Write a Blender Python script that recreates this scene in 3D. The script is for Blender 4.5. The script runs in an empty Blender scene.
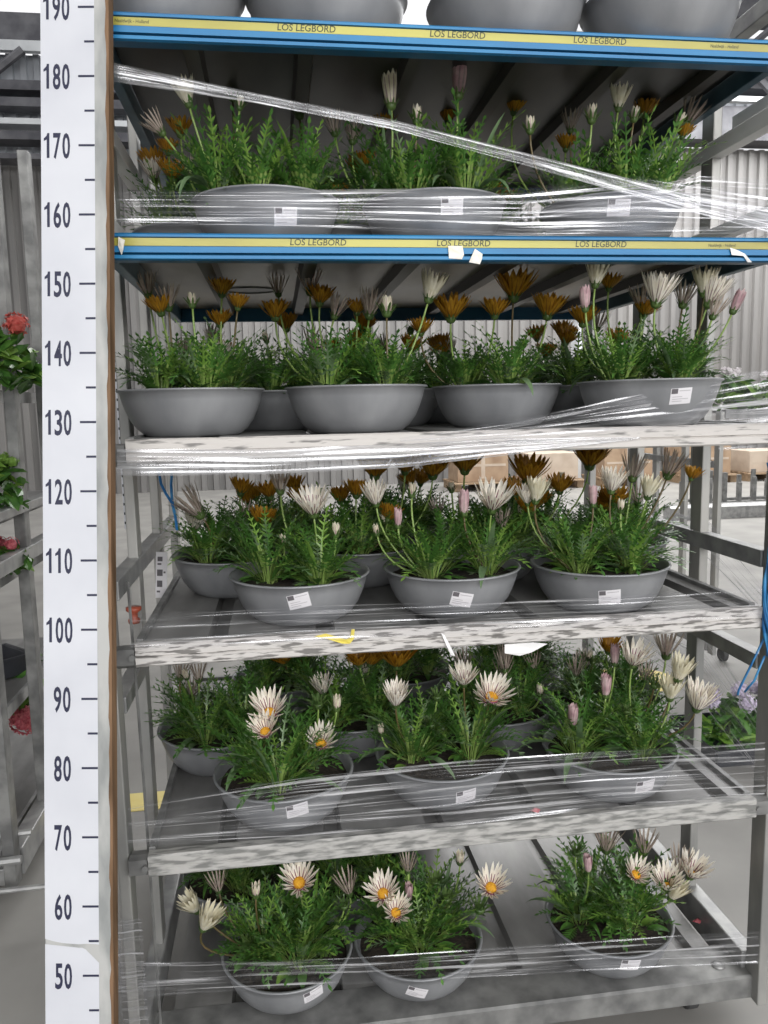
import bpy, bmesh, math, random
from mathutils import Vector, Matrix, Euler
C = bpy.context.scene.collection
SC = bpy.context.scene
# ------------------------------------------------------------------ camera, sky, light, exposure
CAM = Vector((24.608, -133.227, 127.293))            # all lengths below are centimetres
PITCH, YAW, ROLL, FPX = 0.132795, 0.134186, -0.021536, 781.95
fw = Vector((math.sin(YAW)*math.cos(PITCH), math.cos(YAW)*math.cos(PITCH), -math.sin(PITCH)))
rt = fw.cross(Vector((0, 0, 1))).normalized(); up = rt.cross(fw)
rt, up = rt*math.cos(ROLL)+up*math.sin(ROLL), up*math.cos(ROLL)-rt*math.sin(ROLL)
cd = bpy.data.cameras.new('camera'); cam = bpy.data.objects.new('camera', cd); C.objects.link(cam)
cam.matrix_world = Matrix(((rt.x, up.x, -fw.x, CAM.x/100), (rt.y, up.y, -fw.y, CAM.y/100), (rt.z, up.z, -fw.z, CAM.z/100), (0, 0, 0, 1)))
cd.sensor_fit = 'VERTICAL'; cd.sensor_height = 24; cd.lens = FPX/1024*24
cd.clip_start = .02; cd.clip_end = 200
SC.camera = cam
w = bpy.data.worlds.new('hall_daylight'); SC.world = w; w.use_nodes = True
nt = w.node_tree; nt.nodes.clear()
o_ = nt.nodes.new('ShaderNodeOutputWorld'); bg = nt.nodes.new('ShaderNodeBackground')
tc = nt.nodes.new('ShaderNodeTexCoord'); sx = nt.nodes.new('ShaderNodeSeparateXYZ'); cr = nt.nodes.new('ShaderNodeValToRGB')
cr.color_ramp.elements[0].position = 0.0; cr.color_ramp.elements[0].color = (.17, .175, .19, 1)
cr.color_ramp.elements[1].position = .36; cr.color_ramp.elements[1].color = (1.0, 1.0, 1.02, 1)
nt.links.new(tc.outputs['Generated'], sx.inputs[0]); nt.links.new(sx.outputs['Z'], cr.inputs[0])
nt.links.new(cr.outputs[0], bg.inputs[0]); bg.inputs[1].default_value = 1.06
nt.links.new(bg.outputs[0], o_.inputs[0])
def area(name, loc, target, sx_, sy_, power):
    l = bpy.data.lights.new(name, 'AREA'); l.shape = 'RECTANGLE'; l.size = sx_/100; l.size_y = sy_/100; l.energy = power
    o = bpy.data.objects.new(name, l); C.objects.link(o); o.location = Vector(loc)/100
    o.rotation_euler = (Vector(target)-Vector(loc)).to_track_quat('-Z', 'Y').to_euler(); return o
area('roof_skylight', (110, -260, 640), (110, -230, 0), 900, 220, 80)
area('front_window_light', (240, -780, 380), (70, 0, 115), 1100, 420, 900)
area('far_floor_fill', (650, 830, 640), (650, 830, 0), 1300, 500, 1500)  # fill lamp added to brighten the far floor, no roof opening there
vs = SC.view_settings; vs.view_transform = 'Standard'; vs.look = 'None'; vs.exposure = 0.0; vs.gamma = 1.0; vs.use_curve_mapping = False
def at(px, py, Y):                                    # a point of the photo at depth Y in the place
    d = fw+rt*((px-384)/FPX)-up*((py-512)/FPX); return CAM+d*((Y-CAM.y)/d.y)
def atx(px, py, X):
    d = fw+rt*((px-384)/FPX)-up*((py-512)/FPX); return CAM+d*((X-CAM.x)/d.x)
def atz(px, py, Z):
    d = fw+rt*((px-384)/FPX)-up*((py-512)/FPX); return CAM+d*((Z-CAM.z)/d.z)
def depth(P): return (P-CAM).dot(fw)
def atd(px, py, D): return CAM+(fw+rt*((px-384)/FPX)-up*((py-512)/FPX))*D
rnd = random.Random(7)
U = rnd.uniform
# ------------------------------------------------------------------ materials
def nmat(name):
    m = bpy.data.materials.new(name); m.use_nodes = True; t = m.node_tree; b = t.nodes['Principled BSDF']; return m, t, b
def rgb(c): return (c[0], c[1], c[2], 1)
def mat(name, c1, c2=None, scale=30, rough=.5, metal=0, stretch=(1, 1, 1), lo=.35, hi=.65, detail=6, bump=0, spec=.5, c3=None, trans=0, rvar=0):
    m, t, b = nmat(name); L = t.links.new
    b.inputs['Roughness'].default_value = rough; b.inputs['Metallic'].default_value = metal
    b.inputs['Specular IOR Level'].default_value = spec
    if c2 is None: b.inputs['Base Color'].default_value = rgb(c1)
    else:
        tc = t.nodes.new('ShaderNodeTexCoord'); mp = t.nodes.new('ShaderNodeMapping'); mp.inputs['Scale'].default_value = stretch
        n = t.nodes.new('ShaderNodeTexNoise'); n.inputs['Scale'].default_value = scale; n.inputs['Detail'].default_value = detail
        r = t.nodes.new('ShaderNodeValToRGB'); e = r.color_ramp.elements
        e[0].position = lo; e[0].color = rgb(c1); e[1].position = hi; e[1].color = rgb(c2)
        if c3: k = e.new((lo+hi)/2); k.color = rgb(c3)
        L(tc.outputs['Object'], mp.inputs[0]); L(mp.outputs[0], n.inputs['Vector']); L(n.outputs['Fac'], r.inputs[0])
        L(r.outputs[0], b.inputs['Base Color'])
        if bump:
            bp = t.nodes.new('ShaderNodeBump'); bp.inputs['Strength'].default_value = bump; bp.inputs['Distance'].default_value = .002
            L(n.outputs['Fac'], bp.inputs['Height']); L(bp.outputs[0], b.inputs['Normal'])
        if rvar:
            mr = t.nodes.new('ShaderNodeMapRange'); mr.inputs[3].default_value = rough-rvar; mr.inputs[4].default_value = rough+rvar
            L(n.outputs['Fac'], mr.inputs[0]); L(mr.outputs[0], b.inputs['Roughness'])
    if trans:
        out = t.nodes['Material Output']; tr = t.nodes.new('ShaderNodeBsdfTranslucent'); mx = t.nodes.new('ShaderNodeMixShader'); mx.inputs[0].default_value = trans
        if c2 is None: tr.inputs[0].default_value = rgb(c1)
        else: L(r.outputs[0], tr.inputs[0])
        L(b.outputs[0], mx.inputs[1]); L(tr.outputs[0], mx.inputs[2]); L(mx.outputs[0], out.inputs[0])
    return m
M = {}
M['galv'] = mat('galvanised_steel', (.24, .24, .24), (.38, .38, .37), 22, .42, .35, bump=.1, rvar=.1)
M['galv_dark'] = mat('dull_steel', (.15, .15, .148), (.29, .29, .28), 18, .5, .35, bump=.1)
M['post'] = mat('post_steel', (.26, .26, .25), (.42, .41, .385), 14, .45, .3, stretch=(1, 1, .3))
M['tray'] = mat('tray_steel', (.14, .138, .134), (.32, .315, .305), 9, .45, .35, stretch=(1, .35, 1), bump=.15, rvar=.12)
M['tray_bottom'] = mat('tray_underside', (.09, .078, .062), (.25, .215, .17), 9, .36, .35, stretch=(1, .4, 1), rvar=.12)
M['chipped'] = mat('chipped_white_paint', (.18, .17, .16), (.57, .545, .52), 110, .5, .05, stretch=(.22, 1, 1.5), lo=.42, hi=.50, detail=10, bump=.25)
M['worn_white'] = mat('worn_white_paint', (.20, .19, .18), (.56, .53, .50), 90, .5, .05, stretch=(.2, 1, 1.5), lo=.34, hi=.44, bump=.2, detail=10)
M['chipped_grey'] = mat('chipped_grey_paint', (.20, .20, .19), (.45, .44, .42), 90, .5, .1, stretch=(.25, 1, 1.3), lo=.40, hi=.56, detail=10, bump=.2)
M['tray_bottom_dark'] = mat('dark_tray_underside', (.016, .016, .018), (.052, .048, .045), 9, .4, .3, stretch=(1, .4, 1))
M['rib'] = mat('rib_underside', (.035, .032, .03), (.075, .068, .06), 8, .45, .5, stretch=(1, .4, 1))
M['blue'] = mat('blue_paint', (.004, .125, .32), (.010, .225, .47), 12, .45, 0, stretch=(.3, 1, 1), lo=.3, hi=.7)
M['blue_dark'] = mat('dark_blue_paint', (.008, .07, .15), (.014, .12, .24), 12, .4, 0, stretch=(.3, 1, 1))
M['blue_grey'] = mat('worn_blue_grey_paint', (.04, .09, .13), (.08, .15, .20), 12, .4, .1)
M['yellow'] = mat('yellow_label', (.30, .26, .035), (.50, .46, .08), 14, .35, 0, stretch=(.2, 1, 1), lo=.3, hi=.6)
M['ink'] = mat('dark_ink', (.02, .025, .03), rough=.5)
M['ink_green'] = mat('dark_olive_ink', (.045, .05, .015), rough=.5)
M['ink_blue'] = mat('navy_ink', (.028, .03, .062), rough=.4)
M['sticker'] = mat('white_sticker', (.58, .59, .635), (.66, .67, .71), 6, .28, 0, lo=.3, hi=.6)
M['board_paint'] = mat('peeling_grey_white_paint', (.27, .28, .275), (.47, .47, .455), 14, .45, 0, stretch=(1.5, 1, .5), lo=.4, hi=.62, bump=.4)
M['wood'] = mat('bare_brown_wood', (.10, .055, .025), (.24, .14, .075), 20, .7, 0, stretch=(3, 3, .3))
M['bowl'] = mat('grey_zinc_look_plastic', (.19, .195, .205), (.33, .335, .345), 9, .34, .2, stretch=(1, 1, .5), lo=.3, hi=.7, rvar=.08)
M['soil'] = mat('potting_soil', (.012, .009, .007), (.05, .036, .026), 160, .95, 0, bump=1)
M['label_white'] = mat('price_label_paper', (.74, .72, .74), rough=.45)
M['label_dark'] = mat('price_label_block', (.13, .12, .13), rough=.5)
M['label_line'] = mat('price_label_print', (.50, .48, .50), rough=.5)
def leafmat(name, c1, c2): return mat(name, c1, c2, 38, .34, 0, lo=.3, hi=.7, trans=.16, spec=.5)
M['leaf'] = leafmat('gazania_leaf', (.034, .11, .020), (.115, .26, .050))
M['leaf_young'] = leafmat('young_leaf', (.12, .24, .035), (.24, .40, .08))
M['leaf_grey'] = leafmat('grey_green_leaf', (.09, .16, .07), (.19, .28, .14))
M['stalk'] = leafmat('pale_leaf_stalk', (.20, .32, .07), (.34, .46, .14))
M['stem_brown'] = leafmat('brownish_stem', (.10, .085, .03), (.18, .13, .06))
M['petal'] = mat('cream_white_petal', (.90, .83, .70), (.94, .90, .82), 60, .5, 0, trans=.25)
M['petal_cream'] = mat('cream_petal', (.72, .66, .47), (.83, .79, .64), 60, .5, 0, trans=.25)
M['petal_dry'] = mat('drying_petal', (.30, .24, .19), (.52, .45, .36), 60, .6, 0, trans=.25)
M['stripe'] = mat('purple_stripe', (.13, .02, .05), (.26, .06, .13), 60, .5, 0, trans=.2)
M['stripe_grey'] = mat('dusky_stripe', (.34, .24, .24), (.50, .40, .37), 60, .5, 0, trans=.2)
M['petal_pink'] = mat('pink_petal', (.50, .30, .33), (.68, .50, .50), 60, .5, 0, trans=.2)
M['bronze'] = mat('bronze_orange_petal', (.44, .20, .014), (.62, .34, .03), 50, .5, 0, trans=.3)
M['bronze_dark'] = mat('brown_petal_stripe', (.24, .10, .012), (.36, .16, .02), 50, .5, 0, trans=.3)
M['disc'] = mat('yellow_disc', (.66, .27, .012), (.82, .46, .03), 300, .7, 0, bump=.6)
M['sepal'] = leafmat('green_sepal', (.05, .10, .025), (.13, .20, .06))
M['concrete'] = mat('concrete_floor', (.22, .213, .20), (.31, .30, .28), 3, .55, 0, detail=10, lo=.3, hi=.7)
M['paint_yellow'] = mat('yellow_floor_paint', (.74, .60, .19), (.82, .70, .30), 6, .6)
M['corr'] = mat('corrugated_cladding', (.19, .185, .18), (.27, .26, .25), 2, .45, .1, stretch=(1, 1, .2))
M['corr_pale'] = mat('pale_cladding', (.36, .38, .41), (.48, .50, .53), 2, .45, .1, stretch=(1, 1, .2))
M['beam'] = mat('dark_roof_steel', (.07, .07, .08), (.14, .14, .15), 4, .5, .2)
M['beam_lt'] = mat('light_roof_steel', (.55, .57, .58), (.68, .70, .71), 4, .5, .1)
M['white'] = mat('white_paint', (.78, .77, .76), (.86, .85, .84), 12, .45)
M['card'] = mat('cardboard', (.30, .20, .13), (.42, .30, .20), 5, .8)
M['card_pale'] = mat('pale_cardboard', (.46, .37, .29), (.55, .46, .37), 5, .8)
M['wood_pale'] = mat('pallet_wood', (.25, .17, .10), (.36, .26, .17), 12, .8, stretch=(.2, 1, 1))
M['black'] = mat('black_plastic', (.02, .021, .025), (.04, .042, .05), 10, .4)
M['red'] = mat('terracotta_red_plastic', (.36, .08, .045), rough=.4)
M['redflower'] = mat('red_petal', (.48, .055, .045), (.68, .16, .13), 90, .6, trans=.2)
M['pinkflower'] = mat('deep_pink_petal', (.45, .06, .09), (.68, .20, .22), 90, .6, trans=.2)
M['lilac'] = mat('lilac_petal', (.50, .42, .56), (.72, .66, .78), 90, .6, trans=.2)
M['whiteflower'] = mat('white_petal', (.74, .68, .71), (.86, .82, .84), 90, .6, trans=.2)
M['blueplastic'] = mat('blue_netting_plastic', (.012, .12, .32), (.06, .30, .56), 30, .35, lo=.4, hi=.7)
M['scrap'] = mat('torn_white_paper', (.78, .73, .60), (.86, .84, .80), 60, .6)
M['tape'] = mat('yellow_tape', (.70, .56, .06), (.80, .68, .16), 30, .4)
M['rubber'] = mat('grey_rubber', (.05, .05, .05), rough=.7)
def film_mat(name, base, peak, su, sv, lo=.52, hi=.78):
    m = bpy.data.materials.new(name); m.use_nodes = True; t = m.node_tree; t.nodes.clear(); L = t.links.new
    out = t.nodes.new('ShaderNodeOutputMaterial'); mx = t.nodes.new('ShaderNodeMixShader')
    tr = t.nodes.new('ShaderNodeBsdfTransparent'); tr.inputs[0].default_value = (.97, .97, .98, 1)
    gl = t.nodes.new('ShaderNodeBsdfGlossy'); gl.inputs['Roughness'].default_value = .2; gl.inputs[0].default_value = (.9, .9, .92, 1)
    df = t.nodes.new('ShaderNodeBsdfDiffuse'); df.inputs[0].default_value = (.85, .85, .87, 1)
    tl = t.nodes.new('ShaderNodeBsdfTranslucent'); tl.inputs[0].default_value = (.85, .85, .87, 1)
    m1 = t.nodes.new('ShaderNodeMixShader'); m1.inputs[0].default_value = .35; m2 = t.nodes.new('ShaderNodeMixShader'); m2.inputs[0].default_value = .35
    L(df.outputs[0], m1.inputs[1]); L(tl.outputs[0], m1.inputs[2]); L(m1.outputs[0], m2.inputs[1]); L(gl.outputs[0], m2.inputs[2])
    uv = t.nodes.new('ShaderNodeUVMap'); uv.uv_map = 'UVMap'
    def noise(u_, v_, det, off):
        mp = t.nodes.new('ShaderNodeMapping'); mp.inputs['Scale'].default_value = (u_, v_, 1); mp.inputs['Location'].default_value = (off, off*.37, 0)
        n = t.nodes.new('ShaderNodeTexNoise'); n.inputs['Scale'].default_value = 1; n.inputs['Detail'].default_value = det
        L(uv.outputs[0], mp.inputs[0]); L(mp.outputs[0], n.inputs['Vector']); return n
    a = noise(su, sv, 3, 1.3); b = noise(su*3.2, sv*.8, 2, 7.7)  # whitish streaks put the wrinkles and their glints into the film's opacity
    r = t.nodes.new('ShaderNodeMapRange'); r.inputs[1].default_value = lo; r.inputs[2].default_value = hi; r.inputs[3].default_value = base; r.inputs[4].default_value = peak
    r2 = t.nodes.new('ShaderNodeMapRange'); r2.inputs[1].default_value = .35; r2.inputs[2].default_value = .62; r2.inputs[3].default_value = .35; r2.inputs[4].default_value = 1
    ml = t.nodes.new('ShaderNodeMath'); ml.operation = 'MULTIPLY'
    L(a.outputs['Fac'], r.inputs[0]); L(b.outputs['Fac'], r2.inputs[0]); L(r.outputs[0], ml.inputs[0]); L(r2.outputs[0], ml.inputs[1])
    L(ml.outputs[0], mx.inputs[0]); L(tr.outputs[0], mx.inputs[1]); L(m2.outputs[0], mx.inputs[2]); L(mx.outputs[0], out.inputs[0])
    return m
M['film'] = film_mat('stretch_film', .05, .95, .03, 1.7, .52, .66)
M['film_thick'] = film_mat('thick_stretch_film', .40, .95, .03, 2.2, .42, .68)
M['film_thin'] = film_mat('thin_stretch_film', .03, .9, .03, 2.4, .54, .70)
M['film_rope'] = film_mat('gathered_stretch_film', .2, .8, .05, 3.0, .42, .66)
# ------------------------------------------------------------------ mesh builder
class MB:
    def __init__(s): s.v = []; s.f = []; s.m = []; s.uv = {}
    def add(s, vs, fs, m=0):
        k = len(s.v); s.v += [Vector(v) for v in vs]; s.f += [tuple(k+i for i in f) for f in fs]; s.m += [m]*len(fs); return k
    def box(s, x0, x1, y0, y1, z0, z1, m=0):
        s.add([(x, y, z) for x in (x0, x1) for y in (y0, y1) for z in (z0, z1)],
              [(0, 1, 3, 2), (4, 6, 7, 5), (0, 4, 5, 1), (2, 3, 7, 6), (0, 2, 6, 4), (1, 5, 7, 3)], m)
    def obox(s, o, a, b, c, m=0):                      # box from a corner and three edges
        o, a, b, c = map(Vector, (o, a, b, c))
        s.add([o, o+c, o+b, o+b+c, o+a, o+a+c, o+a+b, o+a+b+c], [(0, 1, 3, 2), (4, 6, 7, 5), (0, 4, 5, 1), (2, 3, 7, 6), (0, 2, 6, 4), (1, 5, 7, 3)], m)
    def tube(s, pts, r, n=8, m=0, cap=True):
        pts = [Vector(p) for p in pts]; rr = r if isinstance(r, (list, tuple)) else [r]*len(pts); vs = []; fs = []
        t0 = (pts[1]-pts[0]).normalized(); a = t0.orthogonal().normalized()
        for i, p in enumerate(pts):
            t = (pts[min(i+1, len(pts)-1)]-pts[max(i-1, 0)]).normalized(); a = (a-t*a.dot(t)).normalized(); b = t.cross(a)
            vs += [p+(a*math.cos(k*math.tau/n)+b*math.sin(k*math.tau/n))*rr[i] for k in range(n)]
        for i in range(len(pts)-1): fs += [(i*n+k, i*n+(k+1) % n, (i+1)*n+(k+1) % n, (i+1)*n+k) for k in range(n)]
        if cap: fs += [tuple(range(n-1, -1, -1)), tuple(range((len(pts)-1)*n, len(pts)*n))]
        s.add(vs, fs, m)
    def lathe(s, prof, n=48, m=0, c=(0, 0, 0), ax=None):
        c = Vector(c); vs = []; fs = []; q = Matrix.Identity(3) if ax is None else Vector((0, 0, 1)).rotation_difference(Vector(ax)).to_matrix()
        for (r, z) in prof: vs += [c+q @ Vector((r*math.cos(k*math.tau/n), r*math.sin(k*math.tau/n), z)) for k in range(n)]
        for i in range(len(prof)-1): fs += [(i*n+k, i*n+(k+1) % n, (i+1)*n+(k+1) % n, (i+1)*n+k) for k in range(n)]
        s.add(vs, fs, m)
    def prismx(s, prof, x0, x1, mats=None, m=0):       # closed (y,z) outline swept along x
        n = len(prof); k = s.add([(x, y, z) for x in (x0, x1) for (y, z) in prof], [(i, (i+1) % n, n+(i+1) % n, n+i) for i in range(n)], m)
        if mats:
            for i in range(n): s.m[len(s.m)-n+i] = mats[i]
        s.f += [tuple(range(k+n-1, k-1, -1)), tuple(range(k+n, k+2*n))]; s.m += [m, m]
    def build(s, name, mats, parent=None, org=None, smooth=False, bevel=0):
        me = bpy.data.meshes.new(name); o3 = Vector(org) if org is not None else Vector((0, 0, 0))
        me.from_pydata([tuple((v-o3)/100) for v in s.v], [], s.f); me.polygons.foreach_set('material_index', s.m)
        for q in mats: me.materials.append(M[q])
        bm = bmesh.new(); bm.from_mesh(me)
        if not s.uv: bmesh.ops.recalc_face_normals(bm, faces=bm.faces)
        bm.to_mesh(me); bm.free()
        if s.uv:
            ul = me.uv_layers.new(name='UVMap')
            for lp in me.loops: ul.data[lp.index].uv = s.uv[lp.vertex_index]
        if smooth: me.polygons.foreach_set('use_smooth', [True]*len(me.polygons))
        me.update()
        ob = bpy.data.objects.new(name, me); C.objects.link(ob)
        if parent is not None: ob.parent = parent
        elif org is not None: ob.location = o3/100
        if bevel:
            b = ob.modifiers.new('bevel', 'BEVEL'); b.width = bevel/100; b.segments = 2; b.limit_method = 'ANGLE'
        return ob
def thing(name, label, cat, loc=(0, 0, 0), group=None):
    o = bpy.data.objects.new(name, None); C.objects.link(o); o.location = Vector(loc)/100; o.empty_display_size = .05
    return tag(o, label, cat, group)
def tag(o, label, cat, group=None):
    o['label'] = label; o['category'] = cat
    if group: o['group'] = group
    return o
def struct(o): o['kind'] = 'structure'; return o
_tc = {}
def text_geo(body, h, squeeze=1.0, shear=0.0, bold=0.0):         # flat letters, height h, origin at the left end of the baseline
    cu = bpy.data.curves.new('t', 'FONT'); cu.body = body; cu.size = 1; cu.shear = shear; cu.offset = bold; cu.resolution_u = 3
    ob = bpy.data.objects.new('t', cu); C.objects.link(ob); dg = bpy.context.evaluated_depsgraph_get()
    me = bpy.data.meshes.new_from_object(ob.evaluated_get(dg)); vs = [v.co.copy() for v in me.vertices]; fs = [tuple(p.vertices) for p in me.polygons]
    bpy.data.objects.remove(ob); bpy.data.curves.remove(cu); bpy.data.meshes.remove(me)
    x0 = min(v.x for v in vs); H = max(v.y for v in vs) if body[0] in '0123456789' else .7
    k = h/H; vs = [((v.x-x0)*k*squeeze, v.y*k) for v in vs]
    return vs, fs, max(v[0] for v in vs)
# ------------------------------------------------------------------ the trolley: measures
W, DP = 112.26, 91.0
ZA, ZB, ZC, ZD, ZE, ZF = 188.5, 155.72, 122.93, 89.13, 52.09, 11.58
YO = dict(A=0, B=0, C=0, D=-3.2, E=-4.1, F=0)
ZS = dict(A=ZA, B=ZB, C=ZC, D=ZD, E=ZE, F=ZF)
# ------------------------------------------------------------------ the hall
b = MB(); b.add([(-2500, -1500, 0), (2500, -1500, 0), (2500, 1400, 0), (-2500, 1400, 0)], [(0, 1, 2, 3)]); struct(b.build('floor', ['concrete']))
def corrugated(name, x0, x1, y, z0, z1, m, pitch=19, dp=5):
    b = MB(); n = int((x1-x0)/pitch); pr = []
    for i in range(n):
        x = x0+i*pitch; pr += [(x, y), (x+pitch*.42, y), (x+pitch*.5, y-dp), (x+pitch*.92, y-dp)]
    pr.append((x0+n*pitch, y)); k = len(pr)
    b.add([(x, yy, z0) for x, yy in pr]+[(x, yy, z1) for x, yy in pr], [(i, i+1, k+i+1, k+i) for i in range(k-1)])
    b.box(x0, x1, y+2, y+12, z0, z1)
    return struct(b.build(name, [m]))
corrugated('wall_back', -1000, 2200, 1160, 0, 545, 'corr')
corrugated('wall_back_upper', -1000, 420, 1150, 500, 650, 'corr_pale')
b = MB(); b.box(-1500, 2400, -1400, 780, 680, 700); struct(b.build('ceiling', ['corr']))
def bar(name, x0, x1, y0, y1, z0, z1, m): b = MB(); b.box(x0, x1, y0, y1, z0, z1); return struct(b.build(name, [m]))
k = 1
for (x0, x1, y0, y1, z0, z1, m) in ((-1000, 420, 1120, 1148, 655, 695, 'beam'), (-1000, 420, 1110, 1120, 640, 654, 'beam_lt'), (-1000, 420, 1100, 1140, 584, 597, 'beam'),
        (-1000, 420, 1100, 1128, 562, 574, 'beam'), (-1000, 420, 1100, 1128, 538, 546, 'beam_lt'), (-1000, 420, 1090, 1124, 514, 526, 'beam'), (-1000, 420, 1090, 1124, 488, 495, 'beam'),
        (420, 2200, 1120, 1160, 548, 600, 'beam'), (420, 2200, 1110, 1120, 604, 612, 'beam_lt'), (420, 2200, 1130, 1160, 632, 668, 'beam'), (420, 2200, 1130, 1160, 700, 708, 'beam_lt'), (420, 2200, 1120, 1160, 735, 800, 'beam'),
        (505, 513, 1080, 1110, 0, 420, 'beam_lt')):
    bar('trim_%d' % k, x0, x1, y0, y1, z0, z1, m); k += 1
for (x0, z0, x1, z1, m) in ((-440, 540, -310, 640, 'beam'), (690, 600, 860, 735, 'beam'), (860, 600, 700, 735, 'beam')):
    b = MB(); b.tube([(x0, 1108, z0), (x1, 1108, z1)], 6, 6); struct(b.build('trim_%d' % k, [m])); k += 1
corrugated('wall_back_gable', 420, 2200, 1166, 600, 705, 'corr_pale')
# yellow floor marks
for i, (c, rx, ry, lb) in enumerate((((181, 196), 22, 17, 'yellow painted dot on the floor at the right behind the trolley'), ((-96, 288), 15, 13, 'yellow painted dot on the floor left of the trolley'))):
    b = MB(); n = 28; b.add([(c[0]+rx*math.cos(j*math.tau/n), c[1]+ry*math.sin(j*math.tau/n), .3) for j in range(n)]+[(c[0]+rx*math.cos(j*math.tau/n), c[1]+ry*math.sin(j*math.tau/n), .02) for j in range(n)],
        [tuple(range(n))]+[(j, n+j, n+(j+1) % n, (j+1) % n) for j in range(n)])
    tag(b.build('floor_marking', ['paint_yellow'], org=(c[0], c[1], 0)), lb, 'floor marking')
b = MB(); P = atz(130, 815, 0); b.box(P.x-40, P.x+40, P.y+2, P.y+14, .02, .3); tag(b.build('floor_marking', ['paint_yellow'], org=(P.x, P.y, 0)), 'yellow painted line on the floor seen behind the left trolley post', 'floor marking')
# ------------------------------------------------------------------ trolley frame
def trolley(root, X0, X1, Y0, posts, zt, rails, zdeck, mp='post', deck=True, wide=2.0):
    """end frames of square posts and rails, joined by a bottom frame on castors"""
    org = root.location*100
    for side, xa in ((-1, X0-3.5-wide), (1, X1+3.5)):
        for py in posts:
            b = MB(); b.box(xa, xa+wide, Y0+py-2, Y0+py+2.5, zdeck-5, zt); b.build('post', [mp], root, org, bevel=.25)
        for (z0, z1) in rails:
            b = MB(); b.box(xa-.4, xa+wide+.4, Y0+posts[0]+2.6, Y0+posts[-1]-2.1, z0, z1); b.build('end_rail', ['galv'], root, org, bevel=.2)
        b = MB(); b.box(xa-.8, xa+wide+.6, Y0+2.6, Y0+posts[-1]-2.1, zdeck-4, zdeck+3.6); b.build('bottom_rail', ['galv'], root, org, bevel=.3)
    for x in (X0+6, X1-6):
        for y in (Y0+8, Y0+posts[-1]-8):
            b = MB(); b.lathe([(0, -1.4), (3, -1.4), (3.4, -1), (3.4, 1), (3, 1.4), (0, 1.4)], 20, 0, (x, y, 3.4), (1, 0, 0)); b.box(x-2, x+2, y-2, y+2, 6.6, zdeck-4.6)
            b.build('castor', ['rubber'], root, org)
def tray_mesh(z, X0, X1, Y0, D, period=18.7, gw=3.4, gd=1.9, th=.35):
    """ribbed sheet: flats with sunken channels running back; a real sheet with thickness"""
    pr = []; x = X0+.4; off = 13.2
    xs = [off+i*period for i in range(6)]
    pr.append((X0+.4, z))
    for c in xs: pr += [(c-gw/2, z), (c-gw/2+.5, z-gd), (c+gw/2-.5, z-gd), (c+gw/2, z)]
    pr.append((X1-.4, z)); n = len(pr); b = MB(); yb = Y0+D
    b.add([(x, y, zz) for y in (Y0, yb) for x, zz in pr], [(i, i+1, n+i+1, n+i) for i in range(n-1)], 0)
    b.add([(x, y, zz-th) for y in (Y0, yb) for x, zz in pr], [(i, n+i, n+i+1, i+1) for i in range(n-1)], 1)
    for i in range(n-1):
        if i % 4: b.m[-(n-1)+i] = 2
    b.add([(pr[0][0], Y0, z), (pr[0][0], yb, z), (pr[0][0], yb, z-th), (pr[0][0], Y0, z-th)], [(0, 1, 2, 3)])
    b.add([(pr[-1][0], Y0, z), (pr[-1][0], yb, z), (pr[-1][0], yb, z-th), (pr[-1][0], Y0, z-th)], [(0, 1, 2, 3)])
    return b
def add_text(b, body, h, x, y, z, m, squeeze=1.0, shear=0, dark=0):  # letters on a face looking towards -y, given a hair of thickness
    vs, fs, wd = text_geo(body, h, squeeze, shear, .012); b.add([(x+v[0], y, z+v[1]) for v in vs], fs, m); return wd
def metal_shelf(key, label, frontmat, brackets=True, z_tray=-.5):
    z = ZS[key]; Y0 = YO[key]; h = 3.85; root = thing('trolley_shelf', label, 'shelf', (W/2, Y0+DP/2, z), 'loose shelves in the trolley'); o = root.location*100
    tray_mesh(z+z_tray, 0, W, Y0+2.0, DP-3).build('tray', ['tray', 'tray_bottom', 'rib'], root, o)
    b = MB(); y = Y0   # front rail: rolled lip, upper band, groove, lower band set forward
    xe = W+3.3 if key == 'C' else W
    b.prismx([(y+2.4, z-.1), (y+.35, z+.05), (y+.05, z-.25), (y+.05, z-1.95), (y+.3, z-2.15), (y-.05, z-2.4), (y-.05, z-3.55), (y+.3, z-h), (y+2.4, z-h)], 0, xe)
    b.build('front_rail', [frontmat], root, o)
    b = MB(); b.box(0, W, y+DP-1.2, y+DP, z-h, z+.2); b.build('back_rail', ['galv_dark'], root, o)
    for x0, x1 in ((-.2, 1.0), (W-1.0, W+.2)):
        b = MB(); b.box(x0, x1, y+2.5, y+DP-1.3, z-2.6, z+.35); b.build('side_rail', ['galv_dark'], root, o, bevel=.15)
    if brackets:
        for s, x in ((-1, -.25), (1, W+.25))[:1 if key == 'C' else 2]:
            b = MB(); b.prismx([(y+.6, z-.9), (y+2.2, z-.7), (y+4.5, z-1.2), (y+4.5, z-4.2), (y+2.4, z-4.6), (y+.6, z-3.6)], x, x+s*3.1)
            b.lathe([(0, -.5), (.55, -.5), (.55, .5), (0, .5)], 12, 0, (x+s*.3, y+.4, z-2.2), (0, 1, 0)); b.build('bracket', ['galv_dark'], root, o)
    return root
metal_shelf('C', 'shelf with white chipped front rail just below the two blue shelves', 'worn_white', True, .0)
metal_shelf('D', 'shelf with flaking white front rail and a yellow tape scrap, by the 100 mark', 'chipped')
metal_shelf('E', 'lowest loose shelf, dull grey front rail, by the 70 mark', 'chipped_grey')
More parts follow.
